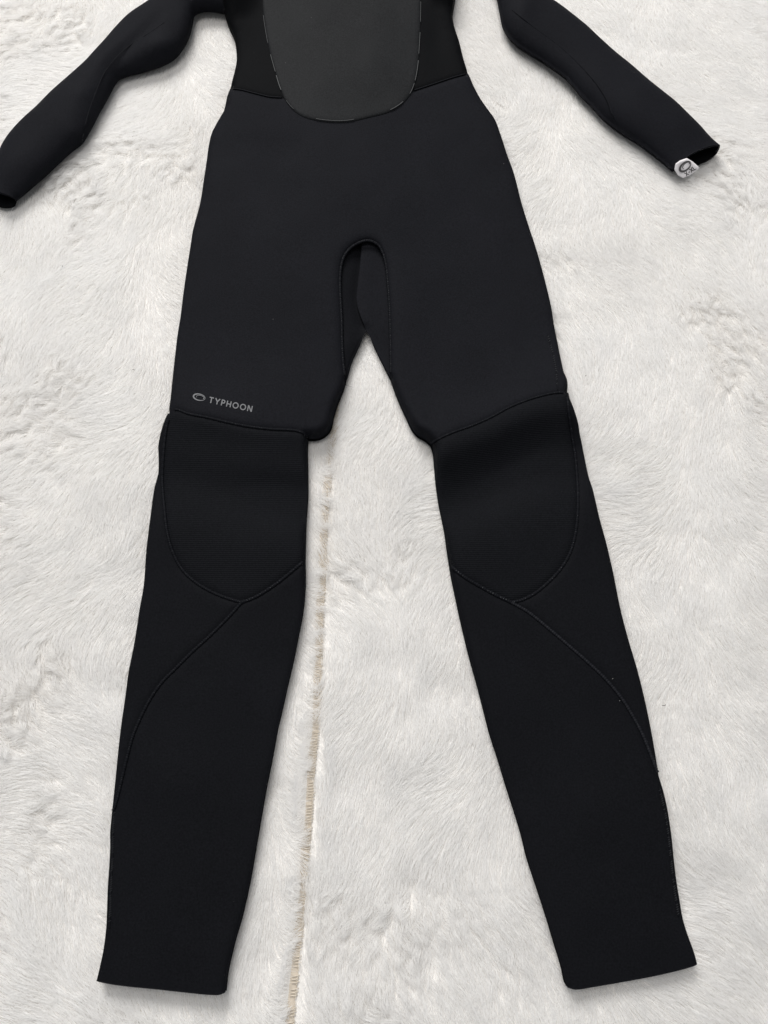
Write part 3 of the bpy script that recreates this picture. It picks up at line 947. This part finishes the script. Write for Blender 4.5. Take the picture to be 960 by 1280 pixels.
# ------------------------------------------------------------------ pile
suit_poly = back_poly
sl_px = np.vstack([spline(SL_LOW), spline(SL_END), spline(SL_UP), spline(SL_HEMB)])
sr_px = np.vstack([spline(SR_LOW), spline(SR_END), spline(SR_UP), spline(SR_HEMB)])
polys = [suit_poly, unproj(sl_px, 0.006), unproj(sr_px, 0.006)]
MG = 0.003
mx = np.arange(-RX, RX, MG); my = np.arange(RY0, RY1, MG)
mgx, mgy = np.meshgrid(mx, my)
MP = np.stack([mgx.ravel(), mgy.ravel()], 1)
mask = np.zeros(len(MP), bool)
for pl in polys:
    bb = (MP[:, 0] > pl[:, 0].min()) & (MP[:, 0] < pl[:, 0].max()) & (MP[:, 1] > pl[:, 1].min()) & (MP[:, 1] < pl[:, 1].max())
    sub = np.where(bb)[0]
    mask[sub] |= inside(MP[sub], pl[::2])
mask = mask.reshape(mgx.shape)
er = mask.copy()
for _ in range(3):
    er[1:-1, 1:-1] = er[1:-1, 1:-1] & er[:-2, 1:-1] & er[2:, 1:-1] & er[1:-1, :-2] & er[1:-1, 2:]


def lookup(mk, P):
    i = np.clip(((P[:, 0] - mx[0]) / MG + 0.5).astype(int), 0, len(mx) - 1)
    j = np.clip(((P[:, 1] - my[0]) / MG + 0.5).astype(int), 0, len(my) - 1)
    return mk[j, i]


def scatter(n, x0, x1, y0, y1):
    return np.column_stack([rng.uniform(x0, x1, n), rng.uniform(y0, y1, n)])


DENS = 430000          # hairs per square metre in view
NP = 5


AREA = (2 * RX - 0.06) * (RY1 - RY0 - 0.06)
roots = scatter(int(DENS * AREA), -RX + 0.03, RX - 0.03, RY0 + 0.03, RY1 - 0.03)
rpx = proj(roots, 0.0)
out = np.maximum.reduce([-rpx[:, 0], rpx[:, 0] - IW, -rpx[:, 1], rpx[:, 1] - IH])
dens = 1.0 - 0.62 * smooth(30, 170, out)             # thins out towards the rug's edges
keep = rng.random(len(roots)) < dens
keep &= ~lookup(er, roots)
roots, dens = roots[keep], dens[keep]
# parted along the join
dj, oj, sj = join_info(roots)
jag = 0.0022 * Noise(51, 0.006)(roots) + 0.0020 * Noise(52, 0.018)(roots)
keep = (dj > np.clip((0.0006 + 0.0072 * oj * oj + 1.9 * jag * oj) * np.where(sj > 0, 0.75, 1.0), 0.0006, 1)) | ((rng.random(len(roots)) < 0.05) & (dj > 0.002))
roots, dens, dj, oj, sj = roots[keep], dens[keep], dj[keep], oj[keep], sj[keep]
NH = len(roots)

n_d1, n_d2, n_d3 = Noise(31, 0.33), Noise(32, 0.10), Noise(33, 0.035)
n_l1, n_t1 = Noise(36, 0.05), Noise(37, 0.16)
# clumps
CG = 0.0085
ci = np.floor(roots / CG).astype(int)
hk = (ci[:, 0] * 73856093) ^ (ci[:, 1] * 19349663)


def hrand(k, seed):
    x = (k * 2654435761 + seed * 40503) & 0xFFFFFFFF
    x ^= x >> 15; x = (x * 2246822519) & 0xFFFFFFFF; x ^= x >> 13
    x = (x * 3266489917) & 0xFFFFFFFF; x ^= x >> 16
    return x / 4294967295.0


cc = (ci + np.stack([hrand(hk, 1), hrand(hk, 2)], 1)) * CG
rough = tousle(roots)       # tousled patches


def heading(P):
    return -1.2 + 1.5 * n_d1(P) + 0.85 * n_d2(P) + 0.32 * n_d3(P)


th0 = heading(roots); thc = heading(cc) + (hrand(hk, 3) - 0.5) * (0.25 + 1.6 * rough)
cl = np.clip(0.08 + 0.62 * rough + 0.10 * smooth(0.6, 0.1, roots[:, 1]), 0, 0.9)
th = th0 + (thc - th0) * cl + rng.normal(0, 0.14, NH) + rng.normal(0, 0.25, NH) * rough
# beside the join hairs turn away where it is bare, across it where it is closed
nearj = np.exp(-(dj / 0.010)**2)
away = np.where(sj < 0, math.pi - 0.5, -1.0) + 0.7 * Noise(53, 0.02)(roots)
turn = np.exp(-(dj / 0.020)**2) * np.clip(oj * 1.5 - 0.3, 0, 1) * np.where(sj > 0, 0.75, 1.0)
th = th * (1 - turn) + away * turn
Ln = 0.021 * (0.80 + 0.35 * rng.random(NH)) * (1 + 0.18 * n_l1(roots)) * (0.88 + 0.24 * hrand(hk, 4)) * (1 - 0.25 * rough) * (1 - 0.6 * nearj * oj)
lift = PILE * (0.75 + 0.40 * rng.random(NH)) * (0.94 + 0.12 * hrand(hk, 5)) + 0.0040 * rough * (0.25 + hrand(hk, 7))
D = np.stack([np.cos(th), np.sin(th)], 1)
tipc = cc + np.stack([np.cos(thc), np.sin(thc)], 1) * 0.019
root_z = rug_z(roots, (dj, oj, sj)) - 0.0012
reach = np.sqrt(np.maximum(Ln**2 - (lift * 1.05)**2, (0.45 * Ln)**2))
tips = roots + D * reach[:, None]
under = lookup(mask, tips) | lookup(mask, roots)
lift = np.where(under, np.minimum(lift, 0.0038 - 0.001 * rng.random(NH)), lift)
s = np.linspace(0, 1, NP)
curl = rng.normal(0, 0.0016, NH) * (0.6 + rough)
side = np.stack([-D[:, 1], D[:, 0]], 1)
pos = np.empty((NH, NP, 3), np.float32)
for k in range(NP):
    f = s[k]
    xy = roots + D * (reach * f**1.25)[:, None] + side * (curl * math.sin(math.pi * f))[:, None]
    pull = (cl * 0.62 * f**1.5)[:, None]
    xy = xy * (1 - pull) + (cc + (tipc - cc) * f) * pull
    pos[:, k, :2] = xy
    pos[:, k, 2] = root_z + lift * (1 - (1 - f)**2.0) - 0.0010 * f**4 * (1 - rough)
rad_root = 0.00018 / dens**0.7 * (0.8 + 0.5 * rng.random(NH))
prof = np.array([1.0, 1.0, 0.9, 0.65, 0.12])
rad = (rad_root[:, None] * prof[None]).astype(np.float32)
tint = np.clip(0.66 + 0.09 * rng.normal(0, 1.0, NH) + 0.16 * (hrand(hk, 6) - 0.5) - 0.14 * smooth(0.1, 0.7, n_t1(roots)) - 0.22 * nearj - 0.16 * rough, 0, 1).astype(np.float32)

hc = bpy.data.hair_curves.new('pile')
hc.add_curves([NP] * NH)
hc.position_data.foreach_set('vector', pos.reshape(-1))
ra = hc.attributes.get('radius') or hc.attributes.new('radius', 'FLOAT', 'POINT')
ra.data.foreach_set('value', rad.reshape(-1))
ta = hc.attributes.new('tint', 'FLOAT', 'CURVE')
ta.data.foreach_set('value', tint)
hc.materials.append(M_FUR)
pile = link(bpy.data.objects.new('pile', hc), rug)
pile['kind'] = 'stuff'
pile['label'] = 'soft white fur pile of the rug'


# ------------------------------------------------------------------ lint
def lint(pxy, length, ang, mat, label, z, r=0.00035, bend=0.3):
    c = unproj([pxy], z)[0]
    pts = []
    for k in range(7):
        f = k / 6 - 0.5
        a = ang + bend * f * 2
        pts.append((f * length * math.cos(a), f * length * math.sin(a), 0.0007 * math.cos(f * 3.1)))
    P = np.array(pts)
    V, F = [], []
    n = len(P)
    for i in range(n):
        t = P[min(i + 1, n - 1)] - P[max(i - 1, 0)]; t /= np.linalg.norm(t)
        sd = np.cross(t, (0, 0, 1.0)); up = np.cross(sd, t)
        rr = r * (0.5 + 0.5 * math.sin(math.pi * (i + 0.5) / n))
        for q in range(6):
            a = math.pi * q / 3
            V.append(P[i] + sd * math.cos(a) * rr + up * math.sin(a) * rr)
    for i in range(n - 1):
        for q in range(6):
            F.append((i * 6 + q, i * 6 + (q + 1) % 6, i * 6 + 6 + (q + 1) % 6, i * 6 + 6 + q))
    F.append((5, 4, 3, 2, 1, 0)); F.append(tuple(range((n - 1) * 6, n * 6)))
    o = mesh_obj('lint_speck', V, F, mat)
    o.location = (c[0], c[1], z)
    o['label'] = label; o['category'] = 'lint'; o['group'] = 'lint specks'
    return o


lint((33, 100), 0.0024, 2.2, M_DARKLINT, 'dark lint speck on the fur above the bent-elbow sleeve', 0.003)
lint((78.5, 333), 0.0026, 1.7, M_DARKLINT, 'dark lint speck on the fur below the bent-elbow sleeve', 0.003)
lint((167, 462.5), 0.0030, -0.2, M_DARKLINT, 'dark lint speck on the fur near the printed thigh', 0.003)
lint((732, 470), 0.0024, 0.6, M_DARKLINT, 'dark lint speck on the fur beside the stitched side seam', 0.003)
lint((830, 882), 0.0044, 0.15, M_DARKLINT, 'longest dark lint fibre on the fur beside the calf seam', 0.003)
for p, lab in (((765.5, 848.5), 'tiny pale lint speck on the calf seam'), ((774.5, 876), 'tiny pale lint speck on the shin just below the calf seam')):
    q = drape(np.array([p]), h_plain)[0]
    lint(p, 0.0011, 0.4, M_PALELINT, lab, q[2] + 0.0022, 0.00028)
print('HAIRS', NH)
